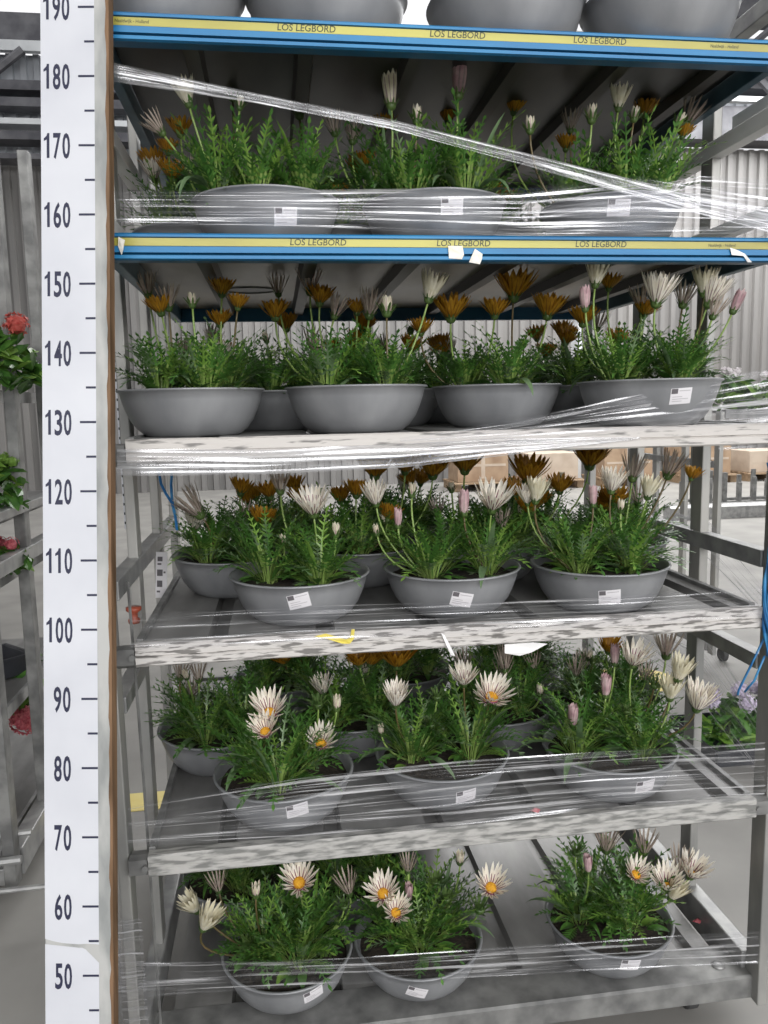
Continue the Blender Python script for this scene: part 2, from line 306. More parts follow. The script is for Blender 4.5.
def blue_shelf(key, label, words):
    z = ZS[key]; y = 0.; h = 4.23; root = thing('blue_shelf', label, 'shelf', (W/2, DP/2, z), 'loose shelves in the trolley'); o = root.location*100
    xa, xb = -1.6, W+3.2
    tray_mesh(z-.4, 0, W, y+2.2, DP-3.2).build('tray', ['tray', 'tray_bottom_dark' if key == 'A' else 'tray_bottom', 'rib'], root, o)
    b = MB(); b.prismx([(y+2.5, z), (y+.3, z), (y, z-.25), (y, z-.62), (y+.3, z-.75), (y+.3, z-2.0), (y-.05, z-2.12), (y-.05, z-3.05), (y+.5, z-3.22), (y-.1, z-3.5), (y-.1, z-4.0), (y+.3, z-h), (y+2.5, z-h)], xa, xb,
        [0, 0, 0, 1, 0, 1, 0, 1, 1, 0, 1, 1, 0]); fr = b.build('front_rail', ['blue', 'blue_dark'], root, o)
    b = MB(); b.box(xa+.1, xb-.1, y+.2, y+.29, z-1.98, z-.78, 0)
    for (body, px, py, hh) in words:
        P = at(px, py, y); add_text(b, body, hh, P.x, y+.185, z-1.40-hh*.36, 1, 1.0 if hh > .6 else .9, .12)
    b.build('label_strip', ['yellow', 'ink_green'], fr, o)
    b = MB(); b.box(xa, W+1.6, DP-1.6, DP, z-h, z+.3); b.build('back_rail', ['blue_dark'], root, o)
    if key == 'B':
        P = atz(250, 291, z-1.0); b = MB(); b.lathe([(0, 0), (3.3, 0), (3.5, -.25), (3.9, -.25), (4.1, .1)], 28, 0, (0, 0, 0)); b.v = [Vector((v.x*1.6+P.x, v.y*1.2+P.y, v.z+z-.8)) for v in b.v]; b.m = [1 if i < 28 else 0 for i in range(len(b.f))]; b.build('slot', ['tray', 'black'], root, o)
    for x0, x1 in ((-1.6, .3), (W-.3, W+1.6)):
        b = MB(); b.box(x0, x1, y+2.6, DP-1.7, z-h, z+.2); b.build('side_rail', ['blue_grey'], root, o, bevel=.2)
    return root
blue_shelf('A', 'blue shelf with yellow label strip at the very top, by the 190 mark', [('LOS LEGBORD', 277, 22, 1.0), ('LOS LEGBORD', 430, 30, 1.0), ('LOS LEGBORD', 574, 38, 1.0), ('Naaldwijk - Holland', 711, 46, .5), ('Naaldwijk - Holland', 114, 16, .5)])
blue_shelf('B', 'blue shelf with yellow label strip and paper scraps, by the 157 height', [('LOS LEGBORD', 290, 240, 1.0), ('LOS LEGBORD', 437, 242, 1.0), ('LOS LEGBORD', 576, 242, 1.0), ('Naaldwijk - Holland', 709, 243, .5)])
tr = thing('stock_trolley', 'grey steel flower trolley holding all the shelves, standing on the concrete floor', 'trolley', (W/2, DP/2, 0)); o = tr.location*100
trolley(tr, 0, W, 0, (0, 27, 58, 88.5), 198, ((95.4, 98.8), (75.2, 78.2)), ZF)
# upper end rails seen on the right above eye level, both ends alike
for xa in (-6., W+3.1):
    for (z0, z1) in ((176.8, 180), (160, 162.6), (196.5, 199.8)):
        b = MB(); b.box(xa, xa+2.9, 2.6, 86.2, z0, z1); b.build('end_rail', ['white' if z0 < 190 else 'galv'], tr, o, bevel=.2)
b = MB(); b.box(W+5.2, W+5.4, 8.5, 21, 179.9, 183.4); b.build('end_plate', ['white'], tr, o)
# base deck: ribbed sheet, wide front rail
tray_mesh(ZF-.2, 0, W, 9.5, DP-10).build('deck', ['tray', 'tray_bottom', 'rib'], tr, o)
b = MB(); b.prismx([(10, ZF-.1), (.5, ZF+.1), (0, ZF-.3), (0, ZF-4.6), (.4, ZF-5), (10, ZF-5)], -5, W+5); b.build('front_rail', ['galv_dark'], tr, o)
b = MB(); b.lathe([(0, .5), (.9, .5), (1.3, .1), (1.3, 0), (0, 0)], 16, 0, (W-1.6, 4, ZF+.05)); b.build('rivet', ['galv'], tr, o, smooth=True)
b = MB(); b.box(-5, W+5, DP-2, DP-.1, ZF-5, ZF); b.build('back_rail', ['galv_dark'], tr, o)
# height strips on the middle posts
for xa, s in ((W+5.55, 1), (-5.7, -1)):
    b = MB(); b.box(xa, xa+.12, 29.6, 33.6, 104, 143, 0); b.box(xa-.2, xa+.32, 29.55, 31, 103, 198, 2)
    b.box(W+5.5 if s > 0 else -6.6, W+6.6 if s > 0 else -5.5, 29.3, 29.5, 104, 150, 0)
    for i in range(24): b.box((W+5.6 if s > 0 else -6.5), (W+6.0 if s > 0 else -6.1), 29.22, 29.3, 105+i*1.9, 105.5+i*1.9, 1)
    b.build('height_strip', ['sticker', 'ink', 'galv'], tr, o)
# red plug on the left end
b = MB(); P = Vector((-4.5, 22.0, 88.0)); b.lathe([(0, -1.7), (1.1, -1.7), (1.2, -1.0), (.7, -.5), (.75, .3), (1.5, .9), (1.5, 1.5), (0, 1.6)], 18, 0, P); b.build('plug', ['red'], tr, o, smooth=True)
b = MB(); b.tube([(-2.2, 6, 98), (-2.1, 7, 80), (-1.9, 7, 60), (-1.5, 6, ZF+.4)], .28, 6); b.build('shelf_rod', ['galv_dark'], tr, o)
# ------------------------------------------------------------------ measuring board leaning on the trolley
P190, P50 = atd(75, 7.2, 115.2), atd(80, 975.5, 115.2)
ux = (atd(108, 10, 115.2)-atd(40, 10, 115.2)).normalized(); uz = (P190-P50).normalized(); ux = (ux-uz*ux.dot(uz)).normalized(); uy = uz.cross(ux)   # uy points away from the camera
SCL = (P190-P50).length/140
oL = atd(40.3, 7.2, 115.2)-P190; oL = P190+ux*oL.dot(ux)-uz*190*SCL      # left edge, zero mark
def RB(x, h, d): return oL+ux*x+uz*h*SCL+uy*d
rul = thing('measuring_board', 'tall white height board with printed centimetre marks, leaning on the left end', 'measuring board', RB(5, 6, 0)); o = rul.location*100
BW = 10.0
b = MB(); b.obox(RB(0, 4.4, 0), ux*BW, uz*199*SCL, uy*2.0); bo = b.build('board', ['board_paint'], rul, o, bevel=.12)
b = MB()                                                # bare worn wood edge, ragged along its length
n = 120; rows = []
for i in range(n+1):
    hh = 4.6+198.4*i/n; e = .25+.22*abs(math.sin(i*.9)*math.sin(i*.37+1))+U(0, .12)
    rows.append([RB(BW-e, hh, -.03), RB(BW+.05, hh, -.03), RB(BW+.05, hh, 2.02)])
vs = [p for r_ in rows for p in r_]; b.add(vs, [(i*3+j, i*3+j+1, i*3+j+4, i*3+j+3) for i in range(n) for j in range(2)]); b.build('wood_edge', ['wood'], bo, o)
b = MB()                                                # scale sticker in two lengths with a gap by the 55 mark
SWI = 7.95
def edge(h0, h1, n, fb):
    L = [];
    for i in range(n+1): L.append((i/n, fb(i/n)))
    return L
nn = 16
for (fa, fb_) in ((lambda t: 55.35-.9*min(1, t*1.6)-.15*math.sin(t*6), lambda t: 201.5), (lambda t: 8, lambda t: 54.6-.55*min(1, t*1.6)-(2.2*max(0, t-.72)/.28 if t > .72 else 0))):
    A = [RB(.02+(SWI-.02)*i/nn, fa(i/nn), -.05) for i in range(nn+1)]; B = [RB(.02+(SWI-.02)*i/nn, fb_(i/nn), -.05) for i in range(nn+1)]
    b.add(A+B, [(i, i+1, nn+2+i, nn+1+i) for i in range(nn)], 0)
hh = 10
while hh <= 200:
    lng = hh % 10 == 0; x0 = 5.55 if lng else 6.45
    b.add([RB(x, h2, -.075) for x, h2 in ((x0, hh-.16), (SWI-.02, hh-.16), (SWI-.02, hh+.16), (x0, hh+.16))], [(0, 1, 2, 3)], 1)
    if lng:
        cx = 2.45 if hh >= 100 else 2.75; pen = cx-(2.0 if hh >= 100 else 1.28)
        for ch in str(hh):
            if ch == '1': b.add([RB(pen+x, hh-1.8+y*.965, -.075) for x, y in ((.42, 0), (.82, 0), (.82, 3.72), (.5, 3.72), (.42, 3.35), (.1, 3.0), (0, 2.95), (0, 2.55), (.42, 2.75))], [(0, 1, 2, 3, 4, 8), (4, 5, 6, 7, 8)], 1)
            else:
                vs, fs, wd = text_geo(ch, 3.6, .56, 0, .02); k_ = 1.14/wd; b.add([RB(pen+v[0]*k_, hh-1.8+v[1], -.075) for v in vs], fs, 1)
            pen += 1.36
    hh += 5
b.build('scale_sticker', ['sticker', 'ink_blue'], bo, o)
# ------------------------------------------------------------------ gazania bowls
BOWL = [(0, .9), (7.0, .9), (7.4, 0), (8.0, 0), (8.7, .3), (9.9, 1.3), (11.0, 2.8), (11.8, 4.6), (12.4, 6.4), (12.75, 7.85), (13.1, 7.95), (13.22, 8.12), (13.15, 8.32), (12.7, 8.35), (12.4, 7.6), (11.7, 5.8), (10.8, 3.8), (9.6, 2.2), (8.0, 1.4), (0, 1.3)]
def rad(z):
    pts = BOWL[3:10]
    for (r0, z0), (r1, z1) in zip(pts, pts[1:]):
        if z0 <= z <= z1: return r0+(r1-r0)*(z-z0)/(z1-z0)
    return 12.6
b = MB(); b.lathe(BOWL, 56); bowl_ob = b.build('bowl', ['bowl'], smooth=True); BOWL_ME = bowl_ob.data; bpy.data.objects.remove(bowl_ob)
b = MB(); n = 30
rings = [0, 3, 6, 9, 11, 12.3]; vs = [(0, 0, 6.9)]; fs = []
for i, r in enumerate(rings[1:]): vs += [(r*math.cos(k*math.tau/n), r*math.sin(k*math.tau/n), 6.9-.5*(r/12.3)**2+U(-.25, .25)) for k in range(n)]
fs += [(0, 1+k, 1+(k+1) % n) for k in range(n)]
for i in range(len(rings)-2): fs += [(1+i*n+k, 1+i*n+(k+1) % n, 1+(i+1)*n+(k+1) % n, 1+(i+1)*n+k) for k in range(n)]
b.add(vs, fs); s_ob = b.build('soil', ['soil'], smooth=True); SOIL_ME = s_ob.data; bpy.data.objects.remove(s_ob)
def leaf(b, base, az, el, ln, wd, droop, kind, r, mi=0):
    """one gazania leaf: pale petiole, then a lobed (pinnate) or strap blade, arching over"""
    n = 10; p = Vector(base); pts = [p.copy()]; tan = []; e = el
    side = Vector((-math.sin(az), math.cos(az), 0)); tw = r.uniform(-.25, .25)
    for i in range(n):
        t = i/n; d = Vector((math.cos(az)*math.cos(e), math.sin(az)*math.cos(e), math.sin(e))); tan.append(d); p = p+d*(ln/n); pts.append(p.copy()); e -= droop*(.4+1.2*t)/n; az += tw/n
    tan.append(tan[-1])
    nor = [side.cross(d)*-1 for d in tan]
    def hw(t):
        if kind == 'strap': return wd*.36*(.16+.84*math.sin(math.pi*min(1, max(0, (t-.12)/.9))**.9)) if t < .99 else .02
        if kind == 'lobed': return .13 if t < .4 else max(.10, .16*(1.15-t)*2)
        return wd*.5*(.12 if t < .3 else math.sin(math.pi*((t-.3)/.72)**.75)) if t < .99 else .02
    vs = []
    for i in range(n+1):
        t = i/n; w_ = hw(t); vs += [pts[i]-side*w_+nor[i]*w_*.35, pts[i], pts[i]+side*w_+nor[i]*w_*.35]
    k = b.add(vs, [])
    for i in range(n):
        m = 1 if i/n < dict(lobed=.42, strap=.1, oval=.28)[kind] else mi
        for j in range(2): b.f.append((k+i*3+j, k+i*3+j+1, k+i*3+j+4, k+i*3+j+3)); b.m.append(m)
    if kind == 'lobed':
        for i in range(4, n):
            for s in (-1, 1):
                t = i/n; L_ = wd*(.35+.75*math.sin(math.pi*(t-.3)/.75))*r.uniform(.8, 1.15); q0 = pts[i]; d = tan[i]; up_ = nor[i]
                a = (side*s+d*.85+up_*.25).normalized(); c = d.cross(up_) if False else (d-side*s*.5).normalized(); ww = .17+wd*.06
                b.add([q0-d*ww*.9, q0+d*ww*.9, q0+a*L_*.6+c*ww*.7, q0+a*L_, q0+a*L_*.55-c*ww*.7], [(0, 1, 2, 3, 4)], mi)
        q0 = pts[-1]; d = tan[-1]; b.add([q0-side*.25, q0+d*wd*.35-side*.3, q0+d*wd*.8, q0+d*wd*.35+side*.3, q0+side*.25], [(0, 1, 2, 3, 4)], mi)
def plant_mesh(seed, tall=1.0):
    r = random.Random(seed); b = MB()
    for i in range(r.randint(62, 74)):
        q = r.random(); az = r.uniform(0, math.tau); rr = r.uniform(.2, 1.7); base = (rr*math.cos(az), rr*math.sin(az), -.3)
        az += r.uniform(-.4, .4)
        kd = r.choices(('lobed', 'strap', 'oval'), (.78, .09, .13))[0]; mi = r.choices((0, 2, 3), (.66, .22, .12))[0]
        if q < .84 and kd == 'oval': kd = 'lobed'
        if q < .5: leaf(b, base, az, r.uniform(1.1, 1.5), r.uniform(10, 16)*tall, r.uniform(1.0, 1.6), r.uniform(.6, 1.5), kd, r, mi)
        elif q < .84: leaf(b, base, az, r.uniform(.8, 1.2), r.uniform(9, 13.5)*tall, r.uniform(1.1, 1.7), r.uniform(.9, 1.8), kd, r, mi)
        else: leaf(b, base, az, r.uniform(.4, .8), r.uniform(5.0, 7.5), r.uniform(1.5, 2.2), r.uniform(.5, 1.2), 'oval' if r.random() < .6 else kd, r, mi)
    for i in range(r.randint(0, 2)): leaf(b, (0, 0, 0), r.uniform(0, 6.28), r.uniform(.5, .8), r.uniform(12, 15), 1.5, r.uniform(1.7, 2.4), 'oval', r, 3)
    o = b.build('gazania_plant', ['leaf', 'stalk', 'leaf_young', 'leaf_grey'], smooth=True); me = o.data; bpy.data.objects.remove(o); return me
PLANTS = [plant_mesh(100+i, .9+.05*(i % 4)) for i in range(8)]
FT = dict(   # petals, half opening angle, petal length/size, width/size, materials outer / stripe, disc
    H=(18, 27, .98, .15, 'petal', 'stripe_grey', 0), W=(18, 34, .9, .125, 'petal', 'stripe', 1), K=(11, 5, 1.0, .22, 'petal_cream', 'stripe_grey', 0), P=(11, 4, 1.0, .22, 'petal_pink', 'stripe_grey', 0),
    B=(15, 24, 1.0, .085, 'petal_dry', 'stripe_grey', 0), O=(18, 38, .8, .17, 'bronze', 'bronze_dark', 1), C=(17, 22, .98, .14, 'petal_cream', 'petal', 0), T=(18, 33, .92, .13, 'petal', 'stripe', 1), U=(7, 3, .55, .13, 'petal_cream', 'petal_pink', 0), S=(0, 0, 0, 0, 'petal', 'petal', 0))
def flower_mb(base, head, ax, kind, size, r, stem='stalk'):
    """stem, green cup with bracts, petals with a dark centre stripe, and a disc where the flower is open"""
    b = MB(); base, head, ax = Vector(base), Vector(head), Vector(ax).normalized()
    n, ang, pl, pw, m1, m2, disc = FT[kind]; L = size*pl if n else size
    if kind in 'KPU': L = size*pl; rr = size*.16
    elif kind == 'S': rr = size*.2
    else: rr = size*.15
    cup = head-ax*(L*.5 if kind != 'W' and kind != 'O' else L*.25)
    c1 = cup-ax*max(2.5, (cup-base).length*.5); pts = [base*(1-t)**2+c1*2*t*(1-t)+cup*t*t for t in [i/8 for i in range(9)]]
    b.tube(pts, [.24-.05*i/8 for i in range(9)], 6, 0)
    b.lathe([(.2, -rr*.7), (rr*.75, -rr*.5), (rr*1.05, 0), (rr*1.05, rr*.7), (rr*.8, rr*.9), (0, rr*.9)], 10, 1, cup, ax)
    q = Vector((0, 0, 1)).rotation_difference(ax).to_matrix()
    def ring(n, ang, L, wd, r0, z0, mo, ms, curl=.12, jit=.12):
        for k in range(n):
            a = k*math.tau/n+r.uniform(-.1, .1); th = math.radians(ang)*r.uniform(1-jit, 1+jit)+r.uniform(-.05, .05); l = L*r.uniform(.9, 1.06)
            ro = Vector((math.cos(a), math.sin(a), 0)); ff = max(0, -(q @ ro).y) if kind == 'W' and ms == 3 else 0; th *= 1+.5*ff-.2*(kind == 'W' and ms == 3)*max(0, (q @ ro).y); l *= 1-.4*ff; si = Vector((-math.sin(a), math.cos(a), 0)); p = ro*r0+Vector((0, 0, z0)); vs = []
            st = ((0, .45), (.3, .9), (.6, 1.0), (.85, .62), (1.0, .06)); prev = 0
            for (t, wf) in st:
                e = th*(1.25-.35*t) if curl > 0 else th*(.6+.6*t)
                p = p+(ro*math.sin(e)+Vector((0, 0, math.cos(e))))*(l*(t-prev)); prev = t; w_ = wd*wf*.5
                out_ = ro*math.cos(e)-Vector((0, 0, math.sin(e)))
                sw = .55 if t < .25 else .3 if t < .5 else .15; vs += [p-si*w_, p-si*w_*sw+out_*w_*.25, p+si*w_*sw+out_*w_*.25, p+si*w_]
            vs = [cup+q @ v for v in vs]; kk = b.add(vs, [])
            for i in range(4):
                for j in range(3): b.f.append((kk+i*4+j, kk+i*4+j+1, kk+i*4+j+5, kk+i*4+j+4)); b.m.append(ms if (j == 1 and i < (1 if kind == 'C' else 2 if kind in 'WT' else 3)) else mo)
    ring(9, 38 if kind != 'S' else 48, size*(.3 if kind not in 'US' else .5), size*.06 if kind not in 'US' else size*.1, rr*.9, 0, 1, 1, -1)
    if kind == 'S': ring(8, 18, size*.5, size*.12, rr*.6, rr*.3, 1, 1, 1)
    if n:
        ring(n, ang, L, size*pw*(1.0 if kind not in 'KPU' else 1.2), rr*.85, rr*.55, 2, 3, .12)
        if kind not in 'UBKP': ring(n-5, ang*.72, L*.92, size*pw, rr*.7, rr*.7, 2, 3)
    if disc:
        ds = 1 if kind == 'W' else .6; b.lathe([(rr*1.4*ds, rr*.8), (rr*1.4*ds, rr*1.3), (rr*1.1*ds, rr*1.75), (rr*.5*ds, rr*2.0), (0, rr*2.05)], 14, 4, cup, ax); b.lathe([(rr*1.6*ds, rr*.95), (rr*1.45*ds, rr*1.25), (rr*1.3*ds, rr*1.3)], 14, 3, cup, ax)
    return b, [stem, 'sepal', m1, m2, 'disc']
bowls = {}
def make_bowl(key, x, y, label, rot=0, spots=None, group='bowls of gazanias on the trolley', seed=0, plants=4, tall=1.0, dz=0.0):
    z = ZS[key]+dict(C=.0, B=-.4, D=-.5, E=-.5, F=.0)[key]+dz+.02
    t = thing('gazania_bowl', label, 'potted plant', (x, y, z), group); r = random.Random(seed*31+5)
    bo = bpy.data.objects.new('bowl', BOWL_ME); C.objects.link(bo); bo.parent = t; bo.rotation_euler.z = rot
    so = bpy.data.objects.new('soil', SOIL_ME); C.objects.link(so); so.parent = t; so.rotation_euler.z = rot*2
    if spots is None: a0 = r.uniform(0, 6.28); spots = [(6.4*math.cos(a0+i*math.tau/plants), 6.4*math.sin(a0+i*math.tau/plants)) for i in range(plants)]
    pl = []
    for (sx_, sy_) in spots:
        p = bpy.data.objects.new('gazania_plant', r.choice(PLANTS)); C.objects.link(p); p.parent = t; p.location = Vector((sx_, sy_, 6.6))/100; p.rotation_euler.z = r.uniform(0, 6.28); p.scale = (1, 1, r.uniform(.9, 1.05)*tall); pl.append(p)
    bowls[label] = (t, bo, pl, r); return label
def put_flower(label, head, ax, kind, size, stem=None):
    t, bo, pl, r = bowls[label]; o = t.location*100; head = Vector(head)
    p = min(pl, key=lambda q: ((q.location*100+o)-head).to_2d().length); pb = p.location*100+o
    base = pb+Vector((r.uniform(-1, 1), r.uniform(-1, 1), -.3))
    b, mats = flower_mb(base, head, ax, kind, size, r, stem or r.choice(('stalk', 'stalk', 'stem_brown')))
    f = b.build({'U': 'flower_bud', 'S': 'flower_bud'}.get(kind, 'flower'), mats, None, None, True)
    f.parent = p; f.matrix_parent_inverse = (Matrix.Translation(o/100) @ Matrix.Translation(p.location) @ p.rotation_euler.to_matrix().to_4x4() @ Matrix.Diagonal((*p.scale, 1))).inverted()
    return f
AXD = dict(H=(0, -.25, 1), W=(0, -.5, 1), K=(0, -.05, 1), P=(0, -.05, 1), B=(0, -.1, 1), O=(0, -.25, 1), C=(0, -.2, 1), T=(0, -.35, 1), U=(0, -.1, 1), S=(0, -.3, 1))
def pf(label, kind, px, py, wpx, tilt=0, dy=0):       # a flower where the photo shows it, over its own bowl
    t = bowls[label][0]; Y = t.location.y*100+dy; P = at(px, py, Y); size = wpx*depth(P)/FPX
    if kind in 'WO': size *= 1.0
    a = Vector(AXD[kind]); a = Vector((a.x+math.tan(math.radians(tilt)), a.y, a.z)); put_flower(label, P, a, kind, size)
def price_label(label, px, py, tilt):
    t, bo, pl, r = bowls[label]; o = t.location*100; P = at(px, py, o.y-12); a0 = math.asin(max(-.9, min(.9, (P.x-o.x)/12.0))); z0 = max(2.6, min(6.0, P.z-o.z))
    wd, hg = 3.9, 2.75; b = MB(); ct, st_ = math.cos(math.radians(tilt)), math.sin(math.radians(tilt))
    def S(u_, v_, off):
        x, z = (u_-.5)*wd, (v_-.5)*hg; x, z = x*ct-z*st_, x*st_+z*ct; zz = z0+z; R = rad(zz)+off; a = a0+x/R; return Vector((R*math.sin(a), -R*math.cos(a), zz))
    def patch(u0, u1, v0, v1, off, m, nu=6, nv=4):
        vs = [S(u0+(u1-u0)*i/nu, v0+(v1-v0)*j/nv, off) for j in range(nv+1) for i in range(nu+1)]
        b.add(vs, [(j*(nu+1)+i, j*(nu+1)+i+1, (j+1)*(nu+1)+i+1, (j+1)*(nu+1)+i) for j in range(nv) for i in range(nu)], m)
    patch(0, 1, 0, 1, .06, 0, 8, 6); patch(.03, .32, .66, .97, .09, 1); patch(.38, .92, .80, .86, .09, 2)
    for v in (.16, .3, .44): patch(.1, .55+.3*(v == .3), v, v+.05, .09, 2)
    ob = b.build('price_label', ['label_white', 'label_dark', 'label_line']); ob.parent = bo; ob.rotation_euler.z = -bo.rotation_euler.z
# --- front bowls, level by level: (key, x, y)
B1 = make_bowl('B', 24.5, 14, 'left front bowl on the lower blue shelf, with upright cream flower tied behind film', seed=1, spots=[(-2, -5), (5, 3), (-7, 5), (7, -4), (-8, -2)], tall=1.18)
B2 = make_bowl('B', 55.0, 14, 'middle front bowl on the lower blue shelf, two tall closed flowers above it', seed=2, spots=[(-5, -3), (5, -4), (0, 6), (-8, 4), (8, 4)], tall=1.18)
B3 = make_bowl('B', 89.0, 14, 'right front bowl on the lower blue shelf, label on its right side', seed=3, spots=[(-7, 2), (1, -4), (7, 3), (0, 7), (7, -4)], tall=1.18)
C1 = make_bowl('C', 9.6, 15, 'leftmost bowl on the shelf under the blue shelves, beside the measuring board', seed=4, spots=[(-5, -2), (3, -5), (6, 4), (-3, 6)])
C2 = make_bowl('C', 39.6, 13, 'second bowl on the shelf under the blue shelves, one large white flower leaning right', seed=5, spots=[(5.5, -3), (-5.5, -3), (0, 5)])
C3 = make_bowl('C', 69.5, 24, 'shaded bowl set back on the shelf under the blue shelves, third from left', seed=6, plants=3)
C4 = make_bowl('C', 94.5, 8, 'rightmost bowl on the shelf under the blue shelves, with label and three white flowers', seed=7, spots=[(-6, -1), (5, -3), (7, 4), (0, 6)])
D1 = make_bowl('D', 28.0, 12.5, 'front bowl left on the shelf by the 100 mark, one striped white flower', seed=8, spots=[(3.5, -5.5), (-6, -1), (3, 5)])
D2 = make_bowl('D', 57.0, 11.5, 'front bowl in the middle of the shelf by the 100 mark', seed=9, spots=[(-4.5, -3), (6.5, -2), (0, 6)])
D3 = make_bowl('D', 85.5, 8.5, 'front bowl right on the shelf by the 100 mark, broad leaf over its left rim', seed=10, spots=[(-5.5, -3), (4.5, -4), (6, 5), (-4, 6)])
E1 = make_bowl('E', 23.6, 9, 'front bowl left on the shelf by the 70 mark, three open yellow-eyed flowers', seed=11, spots=[(-1, -5.5), (5, 3), (-6, 4)])
E2 = make_bowl('E', 54.6, 11, 'front bowl in the middle of the shelf by the 70 mark, bare soil in front', seed=12, spots=[(-6, 0), (5.5, -1), (-1, 6)])
E3 = make_bowl('E', 88.0, 8, 'front bowl right on the shelf by the 70 mark, white flowers beside the post', seed=13, spots=[(-7, -1), (5, -4), (7, 4), (-1, 6)])
F1 = make_bowl('F', 22.8, 13.5, 'left bowl on the bottom deck, dry flowers hanging over its left side', seed=14, spots=[(-5, 0), (2, -4), (5, 3), (-1, 6)])
F2 = make_bowl('F', 49.4, 12.5, 'middle bowl on the bottom deck touching the left one', seed=15, spots=[(-5, 2), (4, 2), (0, -3), (2, 7)])
F3 = make_bowl('F', 90.3, 12.0, 'right bowl on the bottom deck, standing apart by the right end', seed=16, spots=[(-6, 1), (3, -3), (6, 4), (-1, 7)])
for lb, px, py, tl in ((B1, 287, 215, 4), (B2, 452, 206, 2), (B3, 620, 207, -3), (C4, 681, 396, 3), (D1, 299, 601, 12), (D2, 462, 600, -12), (D3, 611, 598, 6), (E1, 297, 804, 8), (E2, 467, 797, 6), (E3, 646, 787, 4), (F1, 313, 990, 12), (F2, 417, 994, -18), (F3, 630, 962, -6)): price_label(lb, px, py, tl)
